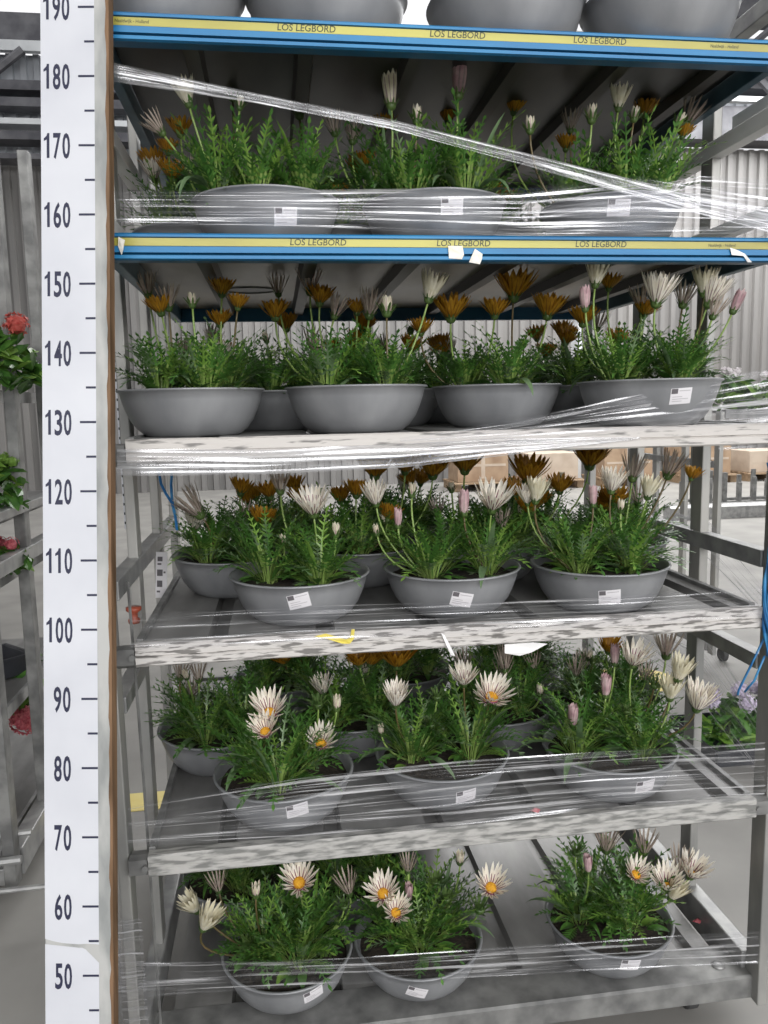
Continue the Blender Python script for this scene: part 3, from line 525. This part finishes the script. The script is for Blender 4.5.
FL = [
 (B1, 'C', 185, 92, 26, -14), (B1, 'B', 155, 124, 24, -38), (B1, 'U', 240, 103, 20, 8), (B1, 'B', 232, 84, 28, 0, 14), (B1, 'O', 180, 131, 24, 0, 14), (B1, 'O', 168, 150, 20, 0, 16),
 (B2, 'K', 390, 91, 30, -4), (B2, 'P', 459, 80, 32, 3), (B2, 'U', 417, 115, 26, 2), (B2, 'B', 333, 122, 24, -8, 12), (B2, 'B', 353, 130, 24, 4, 14), (B2, 'B', 299, 101, 30, 0, 18), (B2, 'O', 383, 127, 22, 0, 18), (B2, 'O', 448, 118, 22, 0, 22),
 (B3, 'C', 620, 97, 24, 4), (B3, 'U', 592, 114, 26, 0), (B3, 'U', 530, 125, 24, -2), (B3, 'B', 571, 120, 22, 0, 12), (B3, 'O', 514, 109, 22, 6, 16), (B3, 'U', 635, 114, 22, 8), (B3, 'B', 692, 112, 26, 24, 6), (B3, 'O', 645, 112, 22, 4, 12), (B3, 'O', 683, 134, 18, 12, 4), (B3, 'U', 680, 120, 22, 28), (B3, 'O', 566, 146, 20, 0, 14),
 (C1, 'O', 160, 309, 26, -10, 4), (C1, 'B', 146, 283, 26, -6, 8), (C1, 'B', 168, 296, 26, 0, 4), (C1, 'U', 192, 300, 22, 0), (C1, 'O', 222, 291, 24, 6, 10), (C1, 'O', 238, 305, 20, 10, 4), (C1, 'O', 220, 322, 22, 0, 12),
 (C2, 'C', 432, 286, 30, 14), (C2, 'U', 387, 306, 30, 2), (C2, 'O', 320, 299, 26, 6, 14), (C2, 'B', 310, 279, 28, 2, 16), (C2, 'O', 275, 314, 26, 0, 18), (C2, 'B', 371, 302, 30, 8, 10), (C2, 'B', 278, 284, 22, 0, 22), (C2, 'O', 357, 310, 20, 0, 14), (C2, 'B', 338, 306, 24, 20, 12),
 (C3, 'O', 514, 291, 38, 0), (C3, 'O', 451, 313, 34, 0), (C3, 'O', 495, 312, 26, 0), (C3, 'O', 548, 311, 32, 4), (C3, 'O', 421, 330, 22, 0, 4),
 (C4, 'C', 597, 273, 26, 4), (C4, 'H', 659, 288, 34, 4), (C4, 'C', 705, 281, 28, -4), (C4, 'H', 713, 290, 32, 12), (C4, 'B', 685, 292, 28, 6, 6), (C4, 'B', 716, 306, 24, 14), (C4, 'P', 737, 302, 22, 22), (C4, 'P', 585, 299, 22, -4), (C4, 'O', 609, 285, 22, 0, 12), (C4, 'O', 645, 312, 20, 0, 12), (C4, 'B', 640, 296, 24, -8, 12), (C4, 'O', 583, 320, 26, 0, 16),
 (D1, 'T', 312, 502, 33, -6, -2), (D1, 'U', 336, 530, 22, 2, -3), (D1, 'B', 280, 480, 26, 0, 8), (D1, 'U', 283, 540, 18, -6),
 (D2, 'H', 375, 494, 25, -6), (D2, 'T', 494, 497, 34, 4), (D2, 'P', 464, 503, 24, 0), (D2, 'P', 398, 518, 18, 0), (D2, 'U', 376, 530, 18, -10), (D2, 'U', 412, 490, 22, 3, 3),
 (D3, 'H', 613, 480, 26, 2), (D3, 'C', 650, 487, 24, 8), (D3, 'C', 537, 490, 26, 4), (D3, 'H', 527, 495, 20, -8, 2), (D3, 'P', 593, 496, 20, -2), (D3, 'B', 634, 466, 28, 4, 10), (D3, 'B', 672, 463, 30, 16, 10), (D3, 'O', 692, 476, 18, 10, 6), (D3, 'U', 621, 506, 20, 0),
 (E1, 'W', 269, 712, 32, -4), (E1, 'W', 265, 731, 27, -10, -2), (E1, 'W', 321, 743, 27, 2), (E1, 'S', 318, 697, 22, 0, 2), (E1, 'U', 337, 703, 24, 4, 2), (E1, 'S', 283, 755, 22, 0, -3),
 (E2, 'H', 396, 695, 26, 0), (E2, 'T', 464, 676, 24, -4), (E2, 'W', 492, 696, 32, 8), (E2, 'W', 487, 698, 22, -12, 1), (E2, 'S', 432, 718, 20, 0), (E2, 'U', 381, 730, 18, -6), (E2, 'S', 438, 690, 20, 2),
 (E3, 'T', 635, 655, 28, 2), (E3, 'C', 681, 669, 27, 10, -2), (E3, 'C', 671, 688, 26, -2, -2), (E3, 'H', 700, 697, 31, 6, -2), (E3, 'B', 667, 643, 30, 0, 6), (E3, 'P', 606, 686, 22, 0), (E3, 'P', 573, 716, 22, 0), (E3, 'P', 615, 655, 20, 0, 4), (E3, 'S', 656, 678, 20, 0), (E3, 'S', 628, 705, 18, 0),
 (F1, 'W', 299, 882, 32, -4, 2), (F1, 'C', 191, 904, 24, -30), (F1, 'C', 208, 919, 28, 26, -4), (F1, 'B', 217, 882, 22, -6, 4), (F1, 'U', 256, 890, 24, 4), (F1, 'B', 347, 884, 24, -12, 2), (F1, 'S', 301, 927, 22, 0), (F1, 'S', 326, 958, 28, 0, -4), (F1, 'S', 246, 940, 24, 0, -3), (F1, 'S', 344, 900, 20, 0),
 (F2, 'W', 383, 893, 30, -8), (F2, 'W', 396, 912, 26, 4, -2), (F2, 'B', 408, 863, 20, 0, 4), (F2, 'W', 491, 887, 29, 0), (F2, 'S', 481, 901, 26, 4, -1), (F2, 'U', 460, 858, 22, 0, 6), (F2, 'S', 427, 930, 24, 0, -3), (F2, 'S', 447, 892, 22, 2), (F2, 'P', 409, 893, 18, 0, 3), (F2, 'S', 436, 875, 22, 0, 4),
 (F3, 'W', 636, 874, 24, 4), (F3, 'T', 667, 880, 28, -8, -2), (F3, 'C', 676, 890, 24, 24, -2), (F3, 'T', 694, 868, 28, 10), (F3, 'B', 680, 861, 26, 2, 2), (F3, 'P', 588, 864, 18, -4), (F3, 'B', 607, 838, 30, 0, 8), (F3, 'B', 645, 842, 26, 0, 8), (F3, 'S', 577, 846, 20, 0, 6),
]
for f in FL: pf(*f)
# --- rows behind: the same bowls, their own flowers
LV = dict(B='the lower blue shelf', C='the white-railed shelf', D='the shelf by the 100 mark', E='the shelf by the 70 mark', F='the bottom deck')
ORD = ['first', 'second', 'third', 'fourth']
BACK = [('B', 2, [(10, 40), (40, 41), (70, 40), (98, 41)]), ('B', 3, [(25, 67), (55, 68), (86, 67)]),
        ('C', 2, [(24, 41), (50, 47), (97, 38)]), ('C', 3, [(12, 70), (42, 73), (71, 72), (98, 68)]),
        ('D', 2, [(14.6, 36.5), (42.5, 39.5), (70.5, 37), (98, 33)]), ('D', 3, [(25, 63), (56, 65), (86, 60)]),
        ('E', 2, [(10, 33), (39, 36), (71.5, 33.5), (98.4, 35)]), ('E', 3, [(24, 62), (55, 62), (85, 62)]),
        ('F', 2, [(12, 42), (39, 39)]), ('F', 3, [(25, 68), (52, 67)])]
sd = 40
for key, row, lst in BACK:
    for i, (x, y) in enumerate(lst):
        place = '%s from left, %s row back, on %s' % (ORD[i], ORD[row-1], LV[key])
        lb = make_bowl(key, x, y, 'shaded bowl '+place, seed=sd, plants=4); sd += 1; r = bowls[lb][3]
        zt = 22 if key in 'BC' else 19
        for j in range(r.randint(4, 6)):
            a = r.uniform(0, 6.28); rr = r.uniform(1, 11); kind = r.choices('OBHUS', (.45, .2, .1, .15, .1))[0] if key in 'BCD' else r.choices('OBHUS', (.2, .25, .2, .15, .2))[0]
            put_flower(lb, Vector((x+rr*math.cos(a), y+rr*math.sin(a), bowls[lb][0].location.z*100+r.uniform(zt-5, zt+2))), (r.uniform(-.3, .3), r.uniform(-.4, .1), 1), kind, dict(O=5.2, B=4.6, H=4.6, U=3.6, S=3.6)[kind])
# reddish tapering old head on the left rear bowl of the D shelf, and big orange ones behind
D5 = [k_ for k_ in bowls if 'first from left, second row back, on the shelf by the 100' in k_][0]
pf(D5, 'B', 190, 503, 34, -36, -6); E5 = [k_ for k_ in bowls if 'third from left, second row back, on the shelf by the 70' in k_][0]; pf(E5, 'U', 540, 690, 20, 0, -6)
E6 = [k_ for k_ in bowls if 'second from left, second row back, on the shelf by the 70' in k_][0]; pf(E6, 'O', 397, 661, 34, 0, -4)
D6 = [k_ for k_ in bowls if 'second from left, second row back, on the shelf by the 100' in k_][0]
for q in ((375, 471, 34), (433, 471, 32), (405, 468, 26)): pf(D6, 'O', *q, 0, -2)
D7 = [k_ for k_ in bowls if 'third from left, second row back, on the shelf by the 100' in k_][0]
for q in ((465, 466, 32), (528, 476, 36), (515, 492, 24), (590, 461, 34), (560, 488, 24)): pf(D7, 'O', *q, 0, -2)
# --- bowls on the top blue shelf: only their lower sides show
for i, (x, y, lb, flip) in enumerate(((8, 15, 'far left bowl standing on the top blue shelf, only its lower side in view', 0), (36.4, 15, 'grey bowl on the top blue shelf, above the left label', 0), (68.5, 14, 'grey bowl on the top blue shelf, in the middle', 0), (96.5, 11, 'shiny grey bowl on the top blue shelf, nearest its right end', 0))):
    t = thing('gazania_bowl', lb, 'bowl', (x, y, ZA-.38), 'bowls on the top shelf'); bo = bpy.data.objects.new('bowl', BOWL_ME); C.objects.link(bo); bo.parent = t; bo.scale = (1.08, 1.08, 1.2)
    if flip: bo.rotation_euler.x = math.pi; bo.location.z = .0835*1.2
# ------------------------------------------------------------------ stretch film
def film(name, label, top, bot, mt, nv=14, seed=0, amp=.35, sub=10, group='bands of stretch film round the trolley'):
    """a wound band between an upper and a lower edge, gently rippled"""
    r = random.Random(seed); b = MB(); top = [Vector(p) for p in top]; bot = [Vector(p) for p in bot]
    def samp(L, t):
        k = t*(len(L)-1); i = min(int(k), len(L)-2); return L[i].lerp(L[i+1], k-i)
    nu = sub*(len(top)-1); ph = [(r.uniform(0, 6.28), r.uniform(0, 6.28), r.uniform(.6, 1.4)) for _ in range(nv+1)]; ln = 0; prev = samp(top, 0); vs = []
    mid = samp(top, .5)-samp(bot, .5); wd = mid.length
    for i in range(nu+1):
        t = i/nu; A, B = samp(top, t), samp(bot, t); ln += (A-prev).length; prev = A
        tg = (samp(top, min(1, t+.02))-samp(top, max(0, t-.02))); nr = tg.cross(A-B); nr = nr.normalized() if nr.length > 0 else Vector((0, -1, 0))
        for j in range(nv+1):
            v = j/nv; p = B.lerp(A, v)+nr*amp*(math.sin(ph[j][0]+t*9*ph[j][2])*.5+math.sin(j*2.4+seed)*.5); k = len(b.v)
            b.v.append(p); b.uv[k] = (ln, v*wd)
    for i in range(nu):
        for j in range(nv): q = i*(nv+1)+j; b.f.append((q, q+nv+1, q+nv+2, q+1)); b.m.append(0)
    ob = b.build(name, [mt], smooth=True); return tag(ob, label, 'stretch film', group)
def PX(lst, Y): return [at(x, y, Y) for x, y in lst]
XR = W+6.2; XL = -6.2
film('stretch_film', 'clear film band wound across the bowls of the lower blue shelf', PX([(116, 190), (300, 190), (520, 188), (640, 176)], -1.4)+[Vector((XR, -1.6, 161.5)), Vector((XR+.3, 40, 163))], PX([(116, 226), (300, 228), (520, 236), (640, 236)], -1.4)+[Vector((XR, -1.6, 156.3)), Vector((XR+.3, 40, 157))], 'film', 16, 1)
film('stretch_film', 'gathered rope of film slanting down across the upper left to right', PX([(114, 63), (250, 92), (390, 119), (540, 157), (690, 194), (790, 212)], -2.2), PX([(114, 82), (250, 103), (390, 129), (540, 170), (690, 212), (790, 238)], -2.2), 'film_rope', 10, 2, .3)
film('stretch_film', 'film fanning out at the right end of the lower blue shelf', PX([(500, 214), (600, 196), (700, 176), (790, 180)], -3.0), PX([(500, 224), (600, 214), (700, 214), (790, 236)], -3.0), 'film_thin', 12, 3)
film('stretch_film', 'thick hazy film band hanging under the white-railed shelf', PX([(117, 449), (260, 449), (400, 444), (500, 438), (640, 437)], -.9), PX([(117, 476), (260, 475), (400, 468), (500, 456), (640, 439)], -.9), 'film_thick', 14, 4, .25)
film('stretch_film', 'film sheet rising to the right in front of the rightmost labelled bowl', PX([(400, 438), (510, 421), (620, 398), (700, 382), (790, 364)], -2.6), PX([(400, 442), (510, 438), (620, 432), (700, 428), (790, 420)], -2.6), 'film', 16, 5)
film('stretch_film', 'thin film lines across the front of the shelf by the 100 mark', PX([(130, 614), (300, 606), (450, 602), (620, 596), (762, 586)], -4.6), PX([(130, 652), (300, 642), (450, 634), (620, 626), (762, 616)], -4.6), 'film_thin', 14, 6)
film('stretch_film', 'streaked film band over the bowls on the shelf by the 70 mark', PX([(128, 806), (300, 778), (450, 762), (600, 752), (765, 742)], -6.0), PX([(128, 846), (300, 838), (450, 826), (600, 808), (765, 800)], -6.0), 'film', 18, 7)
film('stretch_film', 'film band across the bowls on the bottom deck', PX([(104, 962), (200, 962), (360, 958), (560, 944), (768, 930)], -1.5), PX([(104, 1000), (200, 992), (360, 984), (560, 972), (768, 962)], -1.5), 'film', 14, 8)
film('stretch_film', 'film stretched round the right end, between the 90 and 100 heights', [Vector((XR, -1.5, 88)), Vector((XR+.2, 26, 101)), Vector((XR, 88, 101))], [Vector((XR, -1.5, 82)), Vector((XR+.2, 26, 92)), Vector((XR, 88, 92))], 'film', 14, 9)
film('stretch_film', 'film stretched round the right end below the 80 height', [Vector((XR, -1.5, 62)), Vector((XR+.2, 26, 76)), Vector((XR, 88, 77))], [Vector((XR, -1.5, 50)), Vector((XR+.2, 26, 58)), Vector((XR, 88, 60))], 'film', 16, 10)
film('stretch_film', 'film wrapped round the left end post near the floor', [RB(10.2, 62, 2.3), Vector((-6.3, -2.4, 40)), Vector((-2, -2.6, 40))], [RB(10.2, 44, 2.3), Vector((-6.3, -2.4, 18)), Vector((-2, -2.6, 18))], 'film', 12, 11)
# ------------------------------------------------------------------ scraps, tags, straps
def scrap(name, label, cat, px, py, Y, pts, m, grp=None):
    b = MB(); c = at(px, py, Y); n = len(pts); k = depth(c)/FPX
    P = [Vector((c.x+x*k, Y+.15*math.sin(i*2.1), c.z-y*k)) for i, (x, y) in enumerate(pts)]
    b.add(P+[p+Vector((0, .06, 0)) for p in P], [tuple(range(n)), tuple(range(2*n-1, n-1, -1))]+[(i, (i+1) % n, n+(i+1) % n, n+i) for i in range(n)]); return tag(b.build(name, [m], org=c), label, cat, grp)
scrap('paper_scrap', 'squarish white paper scrap stuck on the lower blue rail', 'paper scrap', 456, 252, -.35, [(-8, -6), (7, -6), (8, 3), (6, 7), (-7, 6)], 'scrap')
scrap('paper_scrap', 'curled cream paper scrap stuck on the lower blue rail, right one', 'paper scrap', 477, 257, -.35, [(-2, -8), (6, -3), (5, 2), (3, 7), (-8, 5), (-6, 0)], 'scrap')
scrap('paper_scrap', 'white paper scrap stuck at the left end of the lower blue rail', 'paper scrap', 121, 246, -.35, [(-2, -9), (4, -6), (2, 4), (0, 9), (-3, 0)], 'scrap')
scrap('paper_scrap', 'white smear of torn tape at the right end of the lower blue rail', 'paper scrap', 741, 256, -.35, [(-12, -8), (-4, -6), (4, -2), (12, 6), (8, 6), (2, 0), (-10, -1)], 'white')
scrap('tape_scrap', 'yellow tape scrap on the flaking white rail', 'tape scrap', 336, 638, -3.5, [(-21, -3), (-10, -5), (10, 2), (14, 1), (16, -8), (19, -8), (18, 2), (14, 7), (6, 6), (-10, 0)], 'tape')
scrap('paper_scrap', 'thin white strip of paper hanging from the flaking white rail', 'paper scrap', 447, 645, -3.6, [(-6, -13), (-2, -10), (5, 4), (8, 12), (4, 11), (0, 2)], 'white')
scrap('paper_scrap', 'torn white paper under the flaking white rail, right of centre', 'paper scrap', 524, 649, -2.5, [(-20, -6), (10, -6), (24, -4), (8, 4), (-4, 7), (-20, 3)], 'white')
for (px, py, z, lb) in ((535, 809, ZE, 'fallen red petal on the shelf by the 70 mark'), (697, 920, ZF, 'fallen red petal on the bottom deck')):
    P = atz(px, py, z+.35); b = MB(); b.add([P+Vector((1.1*math.cos(i), .8*math.sin(i), -.3+.25*math.sin(i*2))) for i in range(6)]+[P+Vector((0, 0, .35))], [(i, (i+1) % 6, 6) for i in range(6)]+[(5, 4, 3, 2, 1, 0)]); tag(b.build('petal', ['pinkflower'], org=P), lb, 'petal')
# printed paper tag on the left end rail
P = atx(156, 552, -2.6); b = MB(); q0 = P; w1 = Vector((2.5, -.9, 0)); dn = Vector((-.5, -1.2, -10.0))
b.obox(q0, w1, dn, Vector((.03, .06, 0)), 0)
for (u0, u1, v0, v1) in ((.15, .6, .1, .2), (.15, .5, .24, .28), (.12, .62, .38, .52), (.12, .6, .62, .76), (.1, .4, .84, .88), (.7, .88, .42, .46)):
    b.obox(q0+w1*u0+dn*v0-Vector((.01, .03, 0)), w1*(u1-u0), dn*(v1-v0), Vector((.0, .02, 0)), 1)
tag(b.build('paper_tag', ['label_white', 'label_dark'], org=P), 'white printed paper tag hanging from the left end rail', 'tag')
b = MB(); b.tube(PX([(158, 468), (161, 484), (166, 494), (172, 503), (175, 515), (177, 530)], 30), .3, 6); b.tube(PX([(172, 470), (171, 485), (172, 500), (174, 512)], 30), .3, 6)
tag(b.build('cord', ['blueplastic']), 'thin blue cord hanging at the left end under the white-railed shelf', 'cord')
# blue netting bunched on the front right post
b = MB(); r = random.Random(3); X, Y = W+1.6, -3.6
for s in range(9):
    ph = r.uniform(0, 6.28); pts = []
    for i in range(26):
        t = i/25; z = 116-t*36; rad_ = 1.5-.8*t+.4*math.sin(t*9+ph); pts.append((X+rad_*math.cos(ph+t*5)-.4+.8*math.sin(t*7), Y-.3+rad_*.6*math.sin(ph+t*5), z))
    b.tube(pts, [.26+.12*math.sin(i*1.3+ph) for i in range(26)], 6)
b.tube([(X-1, Y, 84), (X-3, Y+1, 78), (X-4.6, Y+2, 73), (X-4.8, Y+2, 72)], .22, 6); b.tube([(X-1, Y, 80), (X-2.2, Y+1, 75), (X-3.4, Y+2, 72.5)], .22, 6)
tag(b.build('netting', ['blueplastic'], smooth=True), 'bunched blue netting hanging down the front right post', 'netting')
# ------------------------------------------------------------------ surroundings
def bush(name, label, cat, c, rx, ry, h, fm, nf, seed, fr=1.2, leafs=150, grp=None, fh=.75, cluster=26):
    r = random.Random(seed); t = thing(name, label, cat, c, grp); o = t.location*100; c = Vector(c); b = MB()
    for i in range(leafs):
        a = r.uniform(0, 6.28); el = math.asin(r.uniform(.05, 1)); d = Vector((math.cos(a)*math.cos(el)*rx, math.sin(a)*math.cos(el)*ry, math.sin(el)*h)); p = c+d*r.uniform(.55, 1)
        s = r.uniform(.7, 1.2)*min(rx, h)*.3; q = Euler((r.uniform(-.8, .8), r.uniform(-.8, .8), r.uniform(0, 6.28))).to_matrix()
        b.add([p+q @ Vector(v)*s for v in ((-1, 0, 0), (-.35, -.5, .12), (.5, -.42, .1), (1, 0, -.15), (.5, .42, .1), (-.35, .5, .12))], [(0, 1, 2, 3), (0, 3, 4, 5)], r.choice((0, 0, 1)))
    b.tube([c, c+Vector((0, 0, h*.7))], .6, 6, 2); b.build('foliage', ['leaf', 'leaf_young', 'stalk'], t, o)
    for i in range(nf):
        a = r.uniform(0, 6.28); rr = math.sqrt(r.random())*.75; p = c+Vector((rr*rx*math.cos(a), rr*ry*math.sin(a)-ry*.15, h*(fh+.25*(1-rr)+r.uniform(0, .12)))); b = MB(); b.lathe([(0, -fr*.8), (fr*.6, -fr*.55), (fr*.82, 0), (fr*.6, fr*.55), (0, fr*.8)], 10, 0, p)
        for k in range(cluster):
            d = Vector((r.gauss(0, 1), r.gauss(0, 1), r.gauss(.3, .8))).normalized(); q = d.to_track_quat('Z', 'Y').to_matrix(); pp = p+d*fr; s = fr*.34
            b.add([pp+q @ Vector(v)*s for v in ((1, 0, .2), (.3, .3, 0), (0, 1, .2), (-.3, .3, 0), (-1, 0, .2), (-.3, -.3, 0), (0, -1, .2), (.3, -.3, 0))], [tuple(range(8))])
        b.build('flower_cluster', [fm], t, o)
    return t
# left trolley (same kind), its right end next to the measuring board
LX = -46.; lt = thing('stock_trolley', 'second flower trolley standing left of the measuring board, partly out of view', 'trolley', (LX-58, 112, 0)); o = lt.location*100
trolley(lt, LX-116, LX-6.5, 67, (0, 30, 60, 91), 206, ((86.5, 90.5), (100.5, 103)), 11.6, 'galv_dark', wide=3.0)
for y_ in (66, 154): b = MB(); b.box(LX-120, LX-1, y_, y_+6, 7, 11.6); b.build('frame_rail', ['galv'], lt, o, bevel=.3)
b = MB(); b.tube([(LX-90, 62, 20), (LX+3, 70, 19)], .9, 8); b.tube([(LX-90, 60, 15), (LX+2, 64, 15)], 1.1, 8); b.tube([(LX-90, 58, 9.5), (LX+10, 60, 9.5)], .7, 8); b.build('tow_bar', ['galv'], lt, o)
for z, lb in ((14, 'bottom shelf of the left trolley, behind its near post'), (48, 'second shelf of the left trolley with a black tray'), (84, 'third shelf of the left trolley, pink flowers above'), (101, 'fourth shelf of the left trolley, green plants on it'), (134, 'fifth shelf of the left trolley under the red flowers')):
    sh = thing('trolley_shelf', lb, 'shelf', (LX-62, 112, z), 'shelves of the left trolley'); oo = sh.location*100
    b = MB(); b.box(LX-115, LX-6, 70, 154, z-.6, z); b.build('tray', ['tray'], sh, oo); b = MB(); b.box(LX-115, LX-6, 67.2, 70, z-3.6, z+.2); b.build('front_rail', ['galv'], sh, oo, bevel=.15)
    b = MB(); b.box(LX-6, LX-5, 70.1, 154, z-3, z+.3); b.build('side_rail', ['galv'], sh, oo)
bush('flowering_plant', 'red flowering plant on the left trolley beside the 140 mark', 'potted plant', (LX-3, 92, 134.5), 13, 11, 17, 'redflower', 5, 5, 3.2, fh=.8)
bush('leafy_plant', 'green leafy plant on the left trolley beside the 120 mark', 'potted plant', (LX-7, 92, 101.6), 10, 11, 15, 'leaf_young', 3, 6, 2)
bush('flowering_plant', 'purple flowering plant low on the left trolley beside the 110 mark', 'potted plant', (LX-7, 92, 84.6), 9, 9, 8, 'pinkflower', 3, 7, 2)
for i, (px, py, z0, lb) in enumerate(((34, 667, 48.5, 'upper red flower head plant beyond the left trolley, beside the 95 mark'), (27, 705, 48.5, 'lower pink flower head plant beyond the left trolley, beside the 90 mark'))):
    P = at(px, py, 128+i*-14); t = bush('flowering_plant', lb, 'potted plant', (P.x-2, P.y, z0), 6.5, 6, P.z-z0-1.5, 'pinkflower' if i else 'redflower', 1, 20+i, 4.6, 60, None, .92, 90)
P = at(30, 770, 112); t = thing('plant_tray', 'black plastic tray sticking out of the left trolley', 'tray', (P.x-8, P.y, 48.2)); o = t.location*100
b = MB(); b.lathe([(0, .4), (9, .4), (11, 6.2), (12.2, 6.4), (12.2, 7), (11, 7), (10.4, 6.6), (8.6, 1), (0, 1)], 4, 0, (P.x-8, P.y, 48.1)); b.build('tray', ['black'], t, o)
# right background
def crate(name, label, cat, x, y, z, a, b_, h, m, grp=None):
    t = thing(name, label, cat, (x, y, z), grp); o = t.location*100; b = MB(); b.box(x-a/2, x+a/2, y-b_/2, y+b_/2, z, z+h); b.build('box', [m], t, o, bevel=.6)
    b = MB(); b.box(x-a/2+4, x+a/2-4, y-b_/2-.25, y-b_/2-.05, z+h*.45, z+h*.52); b.box(x-3, x+3, y-b_/2-.3, y-b_/2-.06, z+h*.1, z+h); b.build('tape', ['card_pale'], t, o); return t
def pallet(x, y, a, d, label):
    t = thing('pallet', label, 'pallet', (x, y, 0), 'pallets by the back wall'); o = t.location*100
    for i in range(6):
        b = MB(); yy = y-d/2+i*d/5*.98; b.box(x-a/2, x+a/2, yy-5, yy+5, 11, 13); b.build('board', ['wood_pale'], t, o)
    for i in range(3):
        b = MB(); xx = x-a/2+6+i*(a-12)/2; b.box(xx-5, xx+5, y-d/2, y+d/2, .1, 10.9); b.build('block', ['wood_pale'], t, o)
for i, (x, n_, lb) in enumerate(((690, 1, 'wooden pallet under the carton seen right of the middle post'), (800, 1, 'wooden pallet at the right under the pale carton'), (560, 2, 'wooden pallet under cartons behind the trolley, left of the middle post'), (440, 1, 'wooden pallet far behind the trolley, second from left'), (330, 1, 'wooden pallet far behind the trolley, leftmost'))):
    pallet(x, 1040, 92, 80, lb)
    crate('carton', ('brown', 'pale', 'brown', 'pale', 'brown')[i]+' carton on the pallet '+lb.replace('wooden pallet ', '').replace('under the carton ', '').replace('under cartons ', '').replace(' under the pale carton', ''), 'box', x, 1040, 13.1, 78, 66, (50, 34, 46, 40, 52)[i], ('card', 'card_pale', 'card', 'card_pale', 'card')[i], 'cartons by the back wall')
t = thing('steel_barrier', 'low galvanised steel rail lying on the floor at the right', 'barrier', (560, 660, 0)); o = t.location*100
b = MB(); b.prismx([(648, .1), (664, .1), (664, 13), (660, 16), (652, 16), (648, 13)], 440, 720); b.build('rail', ['galv'], t, o)
t = thing('wire_basket', 'grey wire stacking frames on the steel rail at the right', 'basket', (540, 700, 0)); o = t.location*100; b = MB()
for i in range(7): b.box(490+i*18, 494+i*18, 690, 694, .1, 34+6*(i % 3)); b.box(490+i*18, 494+i*18, 720, 724, .1, 34+6*(i % 3))
b.box(488, 604, 689, 695, 10, 13); b.box(488, 604, 719, 725, 10, 13); b.box(488, 604, 689, 725, 3, 6); b.build('frame', ['galv_dark'], t, o)
# trolley with white flowers at the right
t = thing('stock_trolley', 'third flower trolley behind at the right, white flowers on its top shelf', 'trolley', (282, 255, 0)); o = t.location*100
trolley(t, 232, 345, 205, (0, 30, 60, 91), 122, ((96, 99),), 11.6)
b = MB(); b.box(230, 347, 205, 208, 119, 123); b.box(230, 347, 208, 296, 121.4, 122.4); b.build('top_tray', ['galv_dark'], t, o)
for i, x in enumerate((243, 266, 289)): bush('flowering_plant', ('first', 'second', 'third')[i]+' white flowered plant from the left on the trolley at the right', 'potted plant', (x, 220, 122.6), 13, 11, 17, 'whiteflower', 8, 60+i, 1.9, 170, 'white flowered plants', .85, 22)
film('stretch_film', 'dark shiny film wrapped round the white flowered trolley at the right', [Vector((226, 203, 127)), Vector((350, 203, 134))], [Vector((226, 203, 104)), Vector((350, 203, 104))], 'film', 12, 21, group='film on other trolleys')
# lilac hydrangeas in a black tray on the floor at the right
P = atz(735, 752, 1); t = thing('plant_tray', 'black plastic tray on the floor under the lilac flowers', 'tray', (P.x+6, P.y+4, 0)); o = t.location*100; b = MB()
b.box(P.x-12, P.x+34, P.y-8, P.y+24, .1, 1); b.box(P.x-12, P.x+34, P.y-8.6, P.y-8, .1, 6); b.box(P.x-12, P.x+34, P.y+24, P.y+24.6, .1, 6); b.box(P.x-12.6, P.x-12, P.y-8, P.y+24, .1, 6); b.box(P.x+34, P.x+34.6, P.y-8, P.y+24, .1, 6); b.build('tray', ['black'], t, o)
for i, (dx, dy) in enumerate(((0, 4), (19, 8))): bush('flowering_plant', ('left', 'right')[i]+' lilac flowered plant in the black tray on the floor', 'potted plant', (P.x+dx, P.y+dy, 1.1), 12, 9, 20, 'lilac', 5, 70+i, 3.0, 120, 'lilac flowered plants', .8, 40)
